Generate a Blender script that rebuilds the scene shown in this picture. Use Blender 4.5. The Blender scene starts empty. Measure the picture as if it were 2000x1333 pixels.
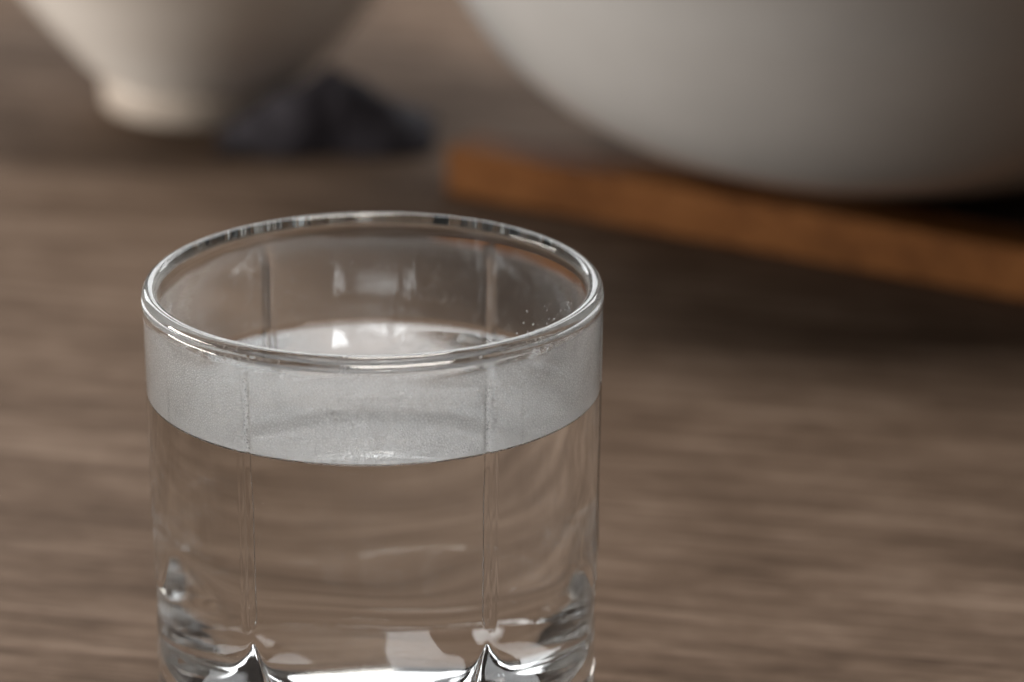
import bpy, bmesh, math, random
import numpy as np
R = math.radians
S = bpy.context.scene
COL = S.collection

# ------------------------------------------------------------------ camera
cam_d = bpy.data.cameras.new("camera")
cam = bpy.data.objects.new("camera", cam_d)
COL.objects.link(cam)
cam.location = (.024, -.696, .3236)
cam.rotation_euler = (R(90 - 19.5), 0, 0)
cam_d.sensor_width = 36
cam_d.lens = 150
cam_d.clip_start = .01
cam_d.clip_end = 50
cam_d.dof.use_dof = True
cam_d.dof.focus_distance = .720
cam_d.dof.aperture_fstop = 11.0
cam_d.dof.aperture_blades = 0
S.camera = cam

# ------------------------------------------------------------------ world and lamps
W = bpy.data.worlds.new("World")
S.world = W
W.use_nodes = True
bg = W.node_tree.nodes["Background"]
bg.inputs[0].default_value = (.95, .97, 1, 1)
bg.inputs[1].default_value = .014


def softbox(name, loc, target, sx, sy, power, col):
    d = bpy.data.lights.new(name, 'AREA')
    d.shape = 'RECTANGLE'
    d.size, d.size_y, d.energy, d.color = sx, sy, power, col
    o = bpy.data.objects.new(name, d)
    COL.objects.link(o)
    o.location = loc
    v = np.array(target, float) - np.array(loc, float)
    o.rotation_euler = (math.acos(-v[2] / np.linalg.norm(v)), 0, math.atan2(v[1], v[0]) - math.pi / 2)
    return o


softbox("back_window", (.0, 1.75, 1.85), (.0, 0, 1.2), 1.0, 2.8, 30.0, (.97, .985, 1))
softbox("back_fill_strip", (-.92, 1.60, 1.05), (0, 0, .4), .36, 1.8, 10.5, (.97, .985, 1))  # pair of strips added to brighten the webs at the glass base
softbox("back_fill_strip", (.92, 1.60, 1.05), (0, 0, .4), .36, 1.8, 10.5, (.97, .985, 1))
softbox("key_softbox", (.14, .12, 1.42), (.05, .1, .03), .55, .55, 15.5, (1, .95, .89))
softbox("low_left_strip", (-1.30, .16, .105), (0, .30, .07), .85, .17, 18.5, (1, .94, .87))
softbox("front_fill", (.5, -1.3, 1.7), (0, 0, .07), 1.4, 1.4, .1, (1, 1, 1))

S.view_settings.view_transform = 'Standard'
S.view_settings.look = 'None'
S.view_settings.exposure = 0
S.view_settings.gamma = 1
S.view_settings.use_curve_mapping = False
c = S.cycles
c.max_bounces = 28
c.transmission_bounces = 24
c.glossy_bounces = 12
c.diffuse_bounces = 4
c.transparent_max_bounces = 32
c.caustics_reflective = True
c.caustics_refractive = True
c.blur_glossy = .3
c.sample_clamp_indirect = 6
c.use_denoising = True


# ------------------------------------------------------------------ material helpers
class M:
    def __init__(s, name):
        s.m = bpy.data.materials.new(name)
        s.m.use_nodes = True
        s.t = s.m.node_tree
        s.t.nodes.clear()
        s.out = s.n('ShaderNodeOutputMaterial')

    def n(s, typ, **kw):
        nd = s.t.nodes.new(typ)
        for k, v in kw.items():
            if k.startswith('i_'):
                key = k[2:]
                key = int(key) if key.isdigit() else key.replace('_', ' ')
                if hasattr(v, 'is_output'):
                    s.t.links.new(v, nd.inputs[key])
                else:
                    nd.inputs[key].default_value = v
            else:
                setattr(nd, k, v)
        return nd

    def ramp(s, fac, stops, interp='LINEAR'):
        nd = s.n('ShaderNodeValToRGB')
        nd.color_ramp.interpolation = interp
        e = nd.color_ramp.elements
        while len(e) < len(stops):
            e.new(.5)
        for el, (p, col) in zip(e, stops):
            el.position = p
            el.color = (*col, 1) if len(col) == 3 else col
        s.t.links.new(fac, nd.inputs[0])
        return nd.outputs[0]

    def math(s, op, a, b=0.0):
        nd = s.n('ShaderNodeMath', operation=op)
        for i, v in enumerate((a, b)):
            if hasattr(v, 'is_output'):
                s.t.links.new(v, nd.inputs[i])
            else:
                nd.inputs[i].default_value = v
        return nd.outputs[0]

    def coord(s, scale=(1, 1, 1), rot=(0, 0, 0)):
        tc = s.n('ShaderNodeTexCoord')
        mp = s.n('ShaderNodeMapping', i_Vector=tc.outputs['Object'])
        mp.inputs['Scale'].default_value = scale
        mp.inputs['Rotation'].default_value = rot
        return mp.outputs[0]

    def noise(s, v, scale, detail=4, rough=.55, dist=0):
        return s.n('ShaderNodeTexNoise', i_Vector=v, i_Scale=scale, i_Detail=detail, i_Roughness=rough,
                   i_Distortion=dist).outputs['Fac']

    def surf(s, sh):
        s.t.links.new(sh, s.out.inputs['Surface'])
        return s.m

    def bump(s, h, strength, dist):
        return s.n('ShaderNodeBump', i_Height=h, i_Strength=strength, i_Distance=dist).outputs[0]


def mix_col(m, fac, a, b, blend='MIX'):
    nd = m.n('ShaderNodeMix', data_type='RGBA', blend_type=blend)
    for key, v in ((0, fac), (6, a), (7, b)):
        if hasattr(v, 'is_output'):
            m.t.links.new(v, nd.inputs[key])
        else:
            nd.inputs[key].default_value = v if key == 0 else (*v, 1)
    return nd.outputs[2]


def wood(name, rot, dark, mid, light, streak, fine, rough, spec=.4, swirl=1.0):
    m = M(name)
    v = m.coord((1, 1, 1), (0, 0, rot))
    warp = m.n('ShaderNodeTexNoise', i_Vector=v, i_Scale=6.0, i_Detail=2.0)
    wv = m.n('ShaderNodeVectorMath', operation='SCALE', i_0=warp.outputs['Color'])
    wv.inputs['Scale'].default_value = .035 * swirl
    v2 = m.n('ShaderNodeVectorMath', operation='ADD', i_0=v, i_1=wv.outputs[0]).outputs[0]

    def stretch(sx, sy):
        mp = m.n('ShaderNodeMapping', i_Vector=v2)
        mp.inputs['Scale'].default_value = (sx, sy, sy)
        return mp.outputs[0]
    a = m.noise(stretch(streak * .06, streak), 1, 6, .62)
    b = m.noise(stretch(fine * .05, fine), 1, 4, .65)
    blot = m.noise(stretch(30, 55), 1, 5, .6)
    fleck = m.noise(stretch(110, 620), 1, 3, .6)
    f = m.math('ADD', m.math('MULTIPLY', a, .40), m.math('ADD', m.math('MULTIPLY', b, .15), m.math('ADD', m.math('MULTIPLY', fleck, .18), m.math('MULTIPLY', blot, .27))))
    colr = m.ramp(f, [(.38, dark), (.50, mid), (.62, light)])
    pores = m.noise(stretch(fine * .05, fine * 1.1), 1, 4, .6)
    pm = m.ramp(pores, [(.34, (.45, .42, .40)), (.44, (1, 1, 1))])
    colr = mix_col(m, .65, colr, pm, 'MULTIPLY')
    bs = m.n('ShaderNodeBsdfPrincipled', i_Base_Color=colr, i_Roughness=rough)
    bs.inputs['Specular IOR Level'].default_value = spec
    m.t.links.new(m.bump(m.math('ADD', f, m.math('MULTIPLY', pores, .5)), .35, .0006), bs.inputs['Normal'])
    return m.surf(bs.outputs[0])


table_mat = wood("dark_walnut_wood", R(13), (.066, .044, .031), (.140, .097, .070), (.235, .172, .131), 260, 900, .75, .05, .10)
board_mat = wood("orange_brown_wood", R(32), (.10, .038, .011), (.175, .068, .020), (.25, .105, .034), 120, 500, .6, .08, .4)

m = M("clear_glass")
g = m.n('ShaderNodeBsdfGlass', i_Color=(.992, .996, .994, 1), i_Roughness=0.0, i_IOR=1.5)
glass_mat = m.surf(g.outputs[0])
m = M("glass_against_water")
g = m.n('ShaderNodeBsdfGlass', i_Color=(1, 1, 1, 1), i_Roughness=0.0, i_IOR=1.5 / 1.333)
wet_mat = m.surf(g.outputs[0])
m = M("water_surface")
g = m.n('ShaderNodeBsdfGlass', i_Color=(1, 1, 1, 1), i_Roughness=0.0, i_IOR=1.333)
water_mat = m.surf(g.outputs[0])
m = M("water_against_glass")
water_side_mat = m.surf(m.n('ShaderNodeBsdfTransparent').outputs[0])

# fine condensation: a pearly film of tiny beads
m = M("fine_condensation")
v = m.coord()
vor = m.n('ShaderNodeTexVoronoi', feature='DISTANCE_TO_EDGE', i_Vector=v, i_Scale=2050.0)
bead = m.ramp(vor.outputs['Distance'], [(.03, (.66, .66, .66)), (.24, (1, 1, 1))])
big = m.noise(v, 95, 4, .6)
patch = m.ramp(big, [(.32, (.84, .84, .84)), (.62, (1, 1, 1))])
at = m.n('ShaderNodeAttribute', attribute_name='mist')
dens = m.math('MULTIPLY', m.math('MULTIPLY', bead, patch), at.outputs['Fac'])
dens = m.math('MINIMUM', dens, .97)
nb = m.bump(vor.outputs['Distance'], 1.0, .0002)
dif = m.n('ShaderNodeBsdfRefraction', i_Color=(1, 1, 1, 1), i_Roughness=.75, i_IOR=1.16, i_Normal=nb)
trl = m.n('ShaderNodeBsdfTranslucent', i_Color=(.99, .99, .99, 1), i_Normal=nb)
mx = m.n('ShaderNodeMixShader', i_0=.84)
m.t.links.new(dif.outputs[0], mx.inputs[1])
m.t.links.new(trl.outputs[0], mx.inputs[2])
tr = m.n('ShaderNodeBsdfTransparent')
mx2 = m.n('ShaderNodeMixShader')
m.t.links.new(dens, mx2.inputs[0])
m.t.links.new(tr.outputs[0], mx2.inputs[1])
m.t.links.new(mx.outputs[0], mx2.inputs[2])
mist_mat = m.surf(mx2.outputs[0])

m = M("white_glazed_ceramic")
v = m.coord()
nn = m.noise(v, 40, 3, .5)
cc = m.ramp(nn, [(.3, (.50, .50, .495)), (.7, (.54, .54, .535))])
b = m.n('ShaderNodeBsdfPrincipled', i_Base_Color=cc, i_Roughness=.16)
b.inputs['Specular IOR Level'].default_value = .5
ceramic_mat = m.surf(b.outputs[0])

m = M("cream_glazed_ceramic")
v = m.coord()
cc = m.ramp(m.noise(v, 40, 3, .5), [(.3, (.80, .755, .70)), (.7, (.84, .80, .75))])
b = m.n('ShaderNodeBsdfPrincipled', i_Base_Color=cc, i_Roughness=.16)
cream_mat = m.surf(b.outputs[0])

m = M("darkened_foot")  # brown foot tone, darkened to offset the low strip's light
v = m.coord()
cc = m.ramp(m.noise(v, 160, 4, .6), [(.3, (.46, .39, .33)), (.7, (.60, .53, .46))])
b = m.n('ShaderNodeBsdfPrincipled', i_Base_Color=cc, i_Roughness=.55)
foot_mat = m.surf(b.outputs[0])

m = M("black_cloth")
v = m.coord()
wv = m.noise(v, 900, 2, .5)
cc = m.ramp(wv, [(.3, (.016, .014, .019)), (.7, (.034, .029, .040))])
b = m.n('ShaderNodeBsdfPrincipled', i_Base_Color=cc, i_Roughness=.9, i_Normal=m.bump(wv, .5, .0004))
cloth_mat = m.surf(b.outputs[0])


# ------------------------------------------------------------------ mesh helpers
def link(name, verts, faces, mats, parent=None, smooth=True, midx=None):
    me = bpy.data.meshes.new(name)
    me.from_pydata([tuple(p) for p in verts], [], [tuple(f) for f in faces])
    for mt in mats:
        me.materials.append(mt)
    me.polygons.foreach_set('use_smooth', [smooth] * len(me.polygons))
    if midx is not None:
        me.polygons.foreach_set('material_index', midx)
    me.update()
    o = bpy.data.objects.new(name, me)
    COL.objects.link(o)
    if parent:
        o.parent = parent
    return o


def tag(o, label=None, cat=None, group=None, kind=None):
    for k, v in (('label', label), ('category', cat), ('group', group), ('kind', kind)):
        if v:
            o[k] = v
    return o


def empty(name, loc=(0, 0, 0), rz=0):
    o = bpy.data.objects.new(name, None)
    o.empty_display_size = .02
    o.location = loc
    o.rotation_euler = (0, 0, rz)
    COL.objects.link(o)
    return o


def lathe_grid(rows, closed_ends=True):
    """rows: list of (N,3) rings from first pole to last pole; poles given as a single (3,) point."""
    verts, faces, start = [], [], []
    for r in rows:
        start.append(len(verts))
        if np.ndim(r) == 1:
            verts.append(tuple(r))
        else:
            verts.extend(map(tuple, r))
    rowid = []
    for i in range(len(rows) - 1):
        a, b = rows[i], rows[i + 1]
        pa, pb = np.ndim(a) == 1, np.ndim(b) == 1
        n = len(b) if pa else len(a)
        for j in range(n):
            k = (j + 1) % n
            if pa:
                f = (start[i], start[i + 1] + k, start[i + 1] + j)
            elif pb:
                f = (start[i] + j, start[i] + k, start[i + 1])
            else:
                f = (start[i] + j, start[i] + k, start[i + 1] + k, start[i + 1] + j)
            faces.append(f)
            rowid.append(i)
    return verts, faces, rowid


def smooth_curve(pts, n):
    """Catmull-Rom through (r,z) points."""
    p = np.array(pts, float)
    p = np.vstack([2 * p[0] - p[1], p, 2 * p[-1] - p[-2]])
    out = []
    for i in range(1, len(p) - 2):
        for t in np.linspace(0, 1, n, endpoint=False):
            a, b, c_, d = p[i - 1:i + 3]
            out.append(.5 * (2 * b + (c_ - a) * t + (2 * a - 5 * b + 4 * c_ - d) * t * t + (3 * b - a - 3 * c_ + d) * t ** 3))
    out.append(p[-2])
    return np.array(out)


def round_box(name, sx, sy, sz, bev, mat, parent=None):
    bm = bmesh.new()
    bmesh.ops.create_cube(bm, size=1)
    for vv in bm.verts:
        vv.co = (vv.co.x * sx, vv.co.y * sy, (vv.co.z + .5) * sz)
    bmesh.ops.bevel(bm, geom=bm.edges[:], offset=bev, segments=4, profile=.5, affect='EDGES')
    me = bpy.data.meshes.new(name)
    bm.to_mesh(me)
    bm.free()
    me.materials.append(mat)
    o = bpy.data.objects.new(name, me)
    COL.objects.link(o)
    if parent:
        o.parent = parent
    return o


# ------------------------------------------------------------------ setting: the table top
table = round_box("table_top", 3.6, 3.2, .03, .003, table_mat)
table.location = (0, .8, -.03)
tag(table, kind='structure')

# ------------------------------------------------------------------ drinking glass
H, ZF = .088, .0176          # rim height, cavity floor height
NT = 1080
th = np.linspace(0, 2 * np.pi, NT, endpoint=False)
rib_c = np.radians(-90 + np.array([-32.4, 32.2, 90, 148, -148, -90]))
# angular distance to the nearest rib
dth = np.min(np.abs((th[:, None] - rib_c[None] + np.pi) % (2 * np.pi) - np.pi), axis=1)


def r_out(z):
    t = z / H
    return .0384 + .00118 * t + .0003 * math.exp(-((z - .085) / .0022) ** 2)


def wall_in(z):
    t = z / H
    return .03565 + .00128 * t + .00015 * t ** 6


def rib(z, r):
    """inward offset of the cavity wall at the ribs (array over theta)"""
    arc = dth * r
    top = min(1, max(0, (H - .0044 - z) / .0032))
    end = min(1, max(0, (z - .0368) / .0012))
    fine = (.00045 + .00085 * min(1, max(0, (.0655 - z) / .006))) * np.exp(-(arc / (.00068 * (.3 + .7 * end ** .5))) ** 6) * end
    # webs between the flutes: they start as a point and spread towards the floor
    t = min(1, max(0, (.0336 - z) / .0163))
    wdt = .0005 + .0050 * t ** 1.2
    web = .0078 * t ** .75 * np.exp(-(arc / wdt) ** 1.8)
    return top * fine + web


def ring(r, z):
    r = np.broadcast_to(r, th.shape)
    z = np.broadcast_to(z, th.shape)
    return np.stack([r * np.cos(th), r * np.sin(th), z], -1)


# inner cavity rows, from rim down to the floor centre
ZW, MEN = .0678, .0009
z_straight = list(np.linspace(H - .0022, ZW + MEN + .0002, 26)) + [ZW + MEN] + \
    list(np.linspace(ZW + MEN - .0004, ZF + .0062, 80))
inner = []
for z in z_straight:
    w = wall_in(z)
    inner.append((w - rib(z, w), np.full(NT, z)))
# fillet + floor: the ribs continue over the floor as ridges
w0, zf0 = wall_in(ZF + .006), ZF + .006
for a in np.linspace(.1, 1, 16) * math.pi / 2:
    r = w0 - .006 + .006 * math.cos(a)
    z = zf0 - .006 * math.sin(a)
    k = math.sin(a)
    arc = dth * r
    inner.append((r - rib(max(z, ZF), r) * (1 - .6 * k), z + .0022 * k * np.exp(-(arc / .0100) ** 1.8)))
for r in np.linspace(w0 - .0065, .0012, 20):
    f = r / (w0 - .006)
    arc = dth * r
    inner.append((r - rib(ZF, w0) * .4 * f ** 3, ZF + .0022 * f ** 3 * np.exp(-(arc / (.0100 * f + .0008)) ** 1.8)))
n_dry = sum(1 for z in z_straight if z >= ZW + MEN - 1e-9)

def wave(r, amp, seed):
    g = np.random.default_rng(seed)
    x, y = r * np.cos(th), r * np.sin(th)
    o = 0
    for _ in range(7):
        kx, ky = g.normal(0, 520, 2)
        o = o + np.sin(kx * x + ky * y + g.uniform(0, 6.3))
    return amp * o


def wall_wave(z):
    g = np.random.default_rng(21)
    o = 0
    for _ in range(8):
        o = o + np.sin(g.integers(1, 9) * th + g.normal(0, 160) * z + g.uniform(0, 6.3))
    return .000022 * o


rows = [np.array((0, 0, .0009))]
for r, z in ((.003, .0009), (.006, .0009), (.009, .0009), (.012, .0009), (.015, .0009), (.018, .0009), (.021, .0009), (.024, .0009), (.027, .0009), (.029, .0009), (.031, .0008), (.0335, .0004), (.0345, .0), (.0357, .0), (.0368, .0006), (.0376, .0017)):
    rows.append(ring(r, z + (wave(r, .00006, 4) if r < .032 else 0)))
for z in np.linspace(.0030, H - .0014, 60):
    up = min(1, max(0, (z - .0368) / .0020)) * min(1, max(0, (H - .0044 - z) / .0032))
    rows.append(ring(r_out(z) + min(1, max(0, (H - .006 - z) / .035)) ** 1.3 * wall_wave(z) + up * .00020 * np.exp(-(dth * .039 / .00065) ** 4), z))
# rounded rim
ro, ri = r_out(H - .0014), wall_in(H - .0022)
rc = .5 * (ro + ri)
hw = .5 * (ro - ri)
for a in np.linspace(.12, math.pi - .06, 16):
    rows.append(ring(rc + hw * math.cos(a), H - .0016 + .0016 * math.sin(a)))
n_shell = len(rows)
for r, z in inner:
    rows.append(ring(r, z))
rows.append(np.array((0, 0, ZF)))
verts, faces, rid = lathe_grid(rows)
first_wet = n_shell + n_dry - 1
midx = [1 if i >= first_wet else 0 for i in rid]
tumbler = empty("drinking_glass", (0, 0, .0002))
tag(tumbler, "clear round glass tumbler with vertical ribs, misted below its rim, standing on the wooden table", "glass")
link("glass_body", verts, faces, [glass_mat, wet_mat], tumbler, True, midx)

# water: flat top with a meniscus that climbs the wall, sides a hair inside the cavity
EPS = .00002
rows_w = [np.array((0, 0, ZW))]
rw = inner[n_dry - 1][0] - EPS
for f in np.concatenate([np.linspace(.05, .85, 10), 1 - np.geomspace(.14, .0005, 22), [1.0]]):
    r = rw * f
    rows_w.append(ring(r, ZW + MEN * np.exp(-(rw - r) / .0006)))
n_top = len(rows_w)
for r, z in inner[n_dry:]:
    rows_w.append(ring(r - EPS, z + EPS))
rows_w.append(np.array((0, 0, ZF + EPS)))
verts, faces, rid = lathe_grid(rows_w)
faces = [tuple(reversed(f)) for f in faces]
water = link("water", verts, faces, [water_mat, water_side_mat], None, True, [1 if i >= n_top - 1 else 0 for i in rid])
water.location = (0, 0, .0002)
tag(water, "still clear water filling the glass tumbler about three quarters", "water")

# condensation film on the dry part of the wall
rng = np.random.default_rng(5)
rows_m, mist = [], []
zs = np.linspace(H - .0024, ZW + MEN - .0001, 40)
runs = [(rng.uniform(R(200), R(340)), rng.uniform(ZW + .004, H - .008)) for _ in range(5)]
edge = sum(.00035 * np.sin(k * th + rng.uniform(0, 6.3)) / (1 + .15 * k) for k in (2, 3, 5, 7, 11, 17, 23))
for z in zs:
    w = wall_in(z)
    rows_m.append(ring(w - rib(z, w) + .00006, z))
    t = np.clip((H - .0036 + edge - z) / .0012, 0, 1)
    hole = np.ones(NT)
    for c_, w_, zc, hz, k in ((-90 + 57, 9, H - .0052, .0042, .48), (-90 - 50, 12, H - .0040, .0022, .40), (-90 + 10, 20, H - .0030, .0014, .3)):
        hole *= 1 - k * np.exp(-((np.degrees(th) - (c_ % 360)) / w_) ** 2 - ((z - zc) / hz) ** 2)
    for c_, zt in runs:
        if z < zt:
            hole *= 1 - .16 * np.exp(-((th - c_) * .0365 / .00030) ** 2)
    mist.append((1 + .6 * math.exp(-(z - ZW - MEN) / .0022)) * hole * t * t * (3 - 2 * t) * (.06 + .15 * math.exp(-((H - .0040 - z) / .0030) ** 2) * (np.sin(th) > .2) + .94 * np.clip(.75 - 1.1 * np.sin(th), 0, 1)))
verts, faces, rid = lathe_grid(rows_m)
film = link("condensation_film", verts, faces, [mist_mat], tumbler)
att = film.data.attributes.new('mist', 'FLOAT', 'POINT')
att.data.foreach_set('value', np.concatenate(mist).astype(np.float32))

# beads of condensation large enough to see
rnd = random.Random(11)
bv, bf = [], []


def bead_at(a, z, r, stretch=1.0):
    w = wall_in(z) - .00008
    base = len(bv)
    nrm = np.array((-math.cos(a), -math.sin(a), 0))
    tan = np.array((-math.sin(a), math.cos(a), 0))
    o = np.array((w * math.cos(a), w * math.sin(a), z))
    rr = r * np.array([.9 + .2 * rnd.random() for _ in range(7)])
    for lev, (q, h) in enumerate(((1, 0), (.72, .42))):
        for k in range(7):
            t = 2 * math.pi * k / 7
            bv.append(tuple(o + tan * rr[k] * q * math.cos(t) + np.array((0, 0, 1)) * rr[k] * q * math.sin(t) * stretch + nrm * r * h))
    bv.append(tuple(o + nrm * r * .6))
    for k in range(7):
        k2 = (k + 1) % 7
        bf.append((base + k2, base + k, base + 7 + k, base + 7 + k2))
        bf.append((base + 7 + k2, base + 7 + k, base + 14))
    bf.append(tuple(base + k for k in range(7)))


for i in range(5200):
    a = R(-90) + R(105) * (2 * rnd.random() - 1) if i % 12 else rnd.uniform(0, 2 * math.pi)
    z = rnd.uniform(ZW + MEN + .0003, H - .0075)
    bead_at(a, z, rnd.choice((.00009, .00011, .00013, .00016)), 1)
for i in range(90):
    a = R(-90) + rnd.choice((rnd.uniform(R(38), R(75)), rnd.uniform(R(-75), R(75))))
    bead_at(a, rnd.uniform(ZW + .005, H - .0085), rnd.uniform(.00018, .0003), rnd.uniform(1, 1.6))
for i in range(1100):
    bead_at(R(-90) + rnd.gauss(R(57), R(8)), rnd.gauss(H - .0055, .0026), rnd.uniform(.00010, .00022), 1)
for i in range(500):
    bead_at(R(-90) + rnd.gauss(R(-50), R(12)), rnd.gauss(H - .0045, .0014), rnd.uniform(.00010, .00018), 1)
for da, z, r in ((59, H - .0105, .00042), (61, H - .0135, .00040), (72, H - .0070, .0003), (75, H - .0105, .0003), (60, H - .0140, .00025)):
    bead_at(R(-90 + da), z, r, 1.5)
beads = link("condensation_beads", bv, bf, [water_mat], tumbler)
beads['kind'] = 'stuff'
film['kind'] = 'stuff'

# ------------------------------------------------------------------ board
ang = math.atan2(-.0832, .1361)
trivet = empty("trivet", (.0073, .3284, .0002), ang)
tag(trivet, "orange brown wooden trivet of square bars lying on the table under the large white bowl", "trivet")
BW, BH = .0150, .0125


def bar(x0, x1, y0, y1, z0, z1):
    o = round_box("bar", x1 - x0, y1 - y0, z1 - z0, .0009, board_mat, trivet)
    o.location = ((x0 + x1) / 2, (y0 + y1) / 2, z0)


bar(0, .25, 0, BW, 0, BH)
bar(0, .25, .085, .085 + BW, 0, BH)
bar(.085, .085 + BW, BW + .0002, .0848, .002, BH - .0005)
bar(.165, .165 + BW, BW + .0002, .0848, .002, BH - .0005)


# ------------------------------------------------------------------ bowls
def lathe(profile, n=160):
    t = np.linspace(0, 2 * np.pi, n, endpoint=False)
    rws = []
    for r, z in profile:
        rws.append(np.array((0, 0, z)) if r < 1e-6 else np.stack([r * np.cos(t), r * np.sin(t), np.full(n, z)], -1))
    v_, f_, _ = lathe_grid(rws)
    return v_, f_


def bowl(name, label, loc, foot, outer, thick, mat):
    root = empty(name, loc)
    tag(root, label, "bowl")
    body = smooth_curve(outer, 8)
    inn = smooth_curve([(max(r - thick, 0), z + (thick if i == 0 else thick * .35)) for i, (r, z) in enumerate(outer)][::-1], 8)
    lip = [(outer[-1][0] - thick * .15, outer[-1][1] + thick * .45), (outer[-1][0] - thick * .6, outer[-1][1] + thick * .55)]
    prof = [(0, outer[0][1])] + [tuple(p) for p in body] + lip + [tuple(p) for p in inn] + [(0, outer[0][1] + thick)]
    v_, f_ = lathe(prof)
    link("bowl_body", v_, f_, [mat], root)
    rf, hf = foot
    zt = hf + .0015
    fp = [(rf - .004, zt), (rf - .0036, .0012), (rf - .0028, .0003), (rf - .0018, 0), (rf - .0006, .0004), (rf, .0014), (rf + .0002, hf * .6), (rf + .0016, zt)]
    fp2 = fp + [fp[0]]
    t = np.linspace(0, 2 * np.pi, 160, endpoint=False)
    v_, f_, _ = lathe_grid([np.stack([r * np.cos(t), r * np.sin(t), np.full(160, z)], -1) for r, z in fp2])
    link("foot_ring", v_, f_, [foot_mat], root)
    return root


bowl("small_bowl", "small white footed bowl standing farther back on the left, beside the black cloth", (-.0585, .4110, .0002),
     (.0275, .009), [(.020, .0095), (.0275, .0095), (.032, .0125), (.039, .0205), (.0475, .031), (.0555, .0425), (.0655, .055), (.0790, .071)], .003, cream_mat)  # out-of-view rim flared wider to shade the table below
a_, b_, n_ = .116, .093, 2.6
pr = [(a_ * math.sin(t) ** (2 / n_), .0022 + b_ * (1 - math.cos(t) ** (2 / n_))) for t in (.10, .2, .35, .5, .65, .8, .95, 1.1, 1.25, 1.4)]
pr += [(.126, .100), (.139, .126)]  # out-of-view flare added to widen the shadow in front of the bowl
bowl("large_bowl", "large round white bowl sitting on the orange brown wooden trivet", (.1175, .3170, .0127), (.027, .0040), pr, .004, ceramic_mat)

# ------------------------------------------------------------------ crumpled black cloth
NX, NY = 70, 44
cv, cf = [], []
rng = np.random.default_rng(3)
ph = rng.uniform(0, 6.3, 12)
for j in range(NY):
    for i in range(NX):
        u, v_ = i / (NX - 1) * 2 - 1, j / (NY - 1) * 2 - 1
        x, y = .0275 * u, .016 * v_
        hh = max(0, 1 - abs(u - .08) ** 1.15) * max(0, 1 - abs(v_ - .1) ** 1.8)
        fold = .0011 * math.sin(520 * x + 210 * y + ph[0]) + .0009 * math.sin(-330 * x + 540 * y + ph[1]) + .0006 * math.sin(900 * x + ph[2])
        z = .0012 + .0175 * hh ** .9 + .4 * fold * min(1, hh * 3)
        cv.append((x + .0012 * math.sin(300 * y + ph[3]), y + .0012 * math.sin(260 * x + ph[4]), z))
nb_ = len(cv)
cv += [(x, y, 0.0) for x, y, z in cv]
for j in range(NY - 1):
    for i in range(NX - 1):
        q = j * NX + i
        cf.append((q, q + 1, q + 1 + NX, q + NX))
        cf.append((nb_ + q, nb_ + q + NX, nb_ + q + 1 + NX, nb_ + q + 1))
rim = [i for i in range(NX)] + [j * NX + NX - 1 for j in range(1, NY)] + [(NY - 1) * NX + i for i in range(NX - 2, -1, -1)] + [j * NX for j in range(NY - 2, 0, -1)]
for k in range(len(rim)):
    p, q = rim[k], rim[(k + 1) % len(rim)]
    cf.append((p, nb_ + p, nb_ + q, q))
cloth = link("folded_cloth", cv, cf, [cloth_mat])
cloth.location = (-.0245, .3755, .0003)
tag(cloth, "crumpled black cloth lying in a low heap beside the foot of the small bowl", "cloth")
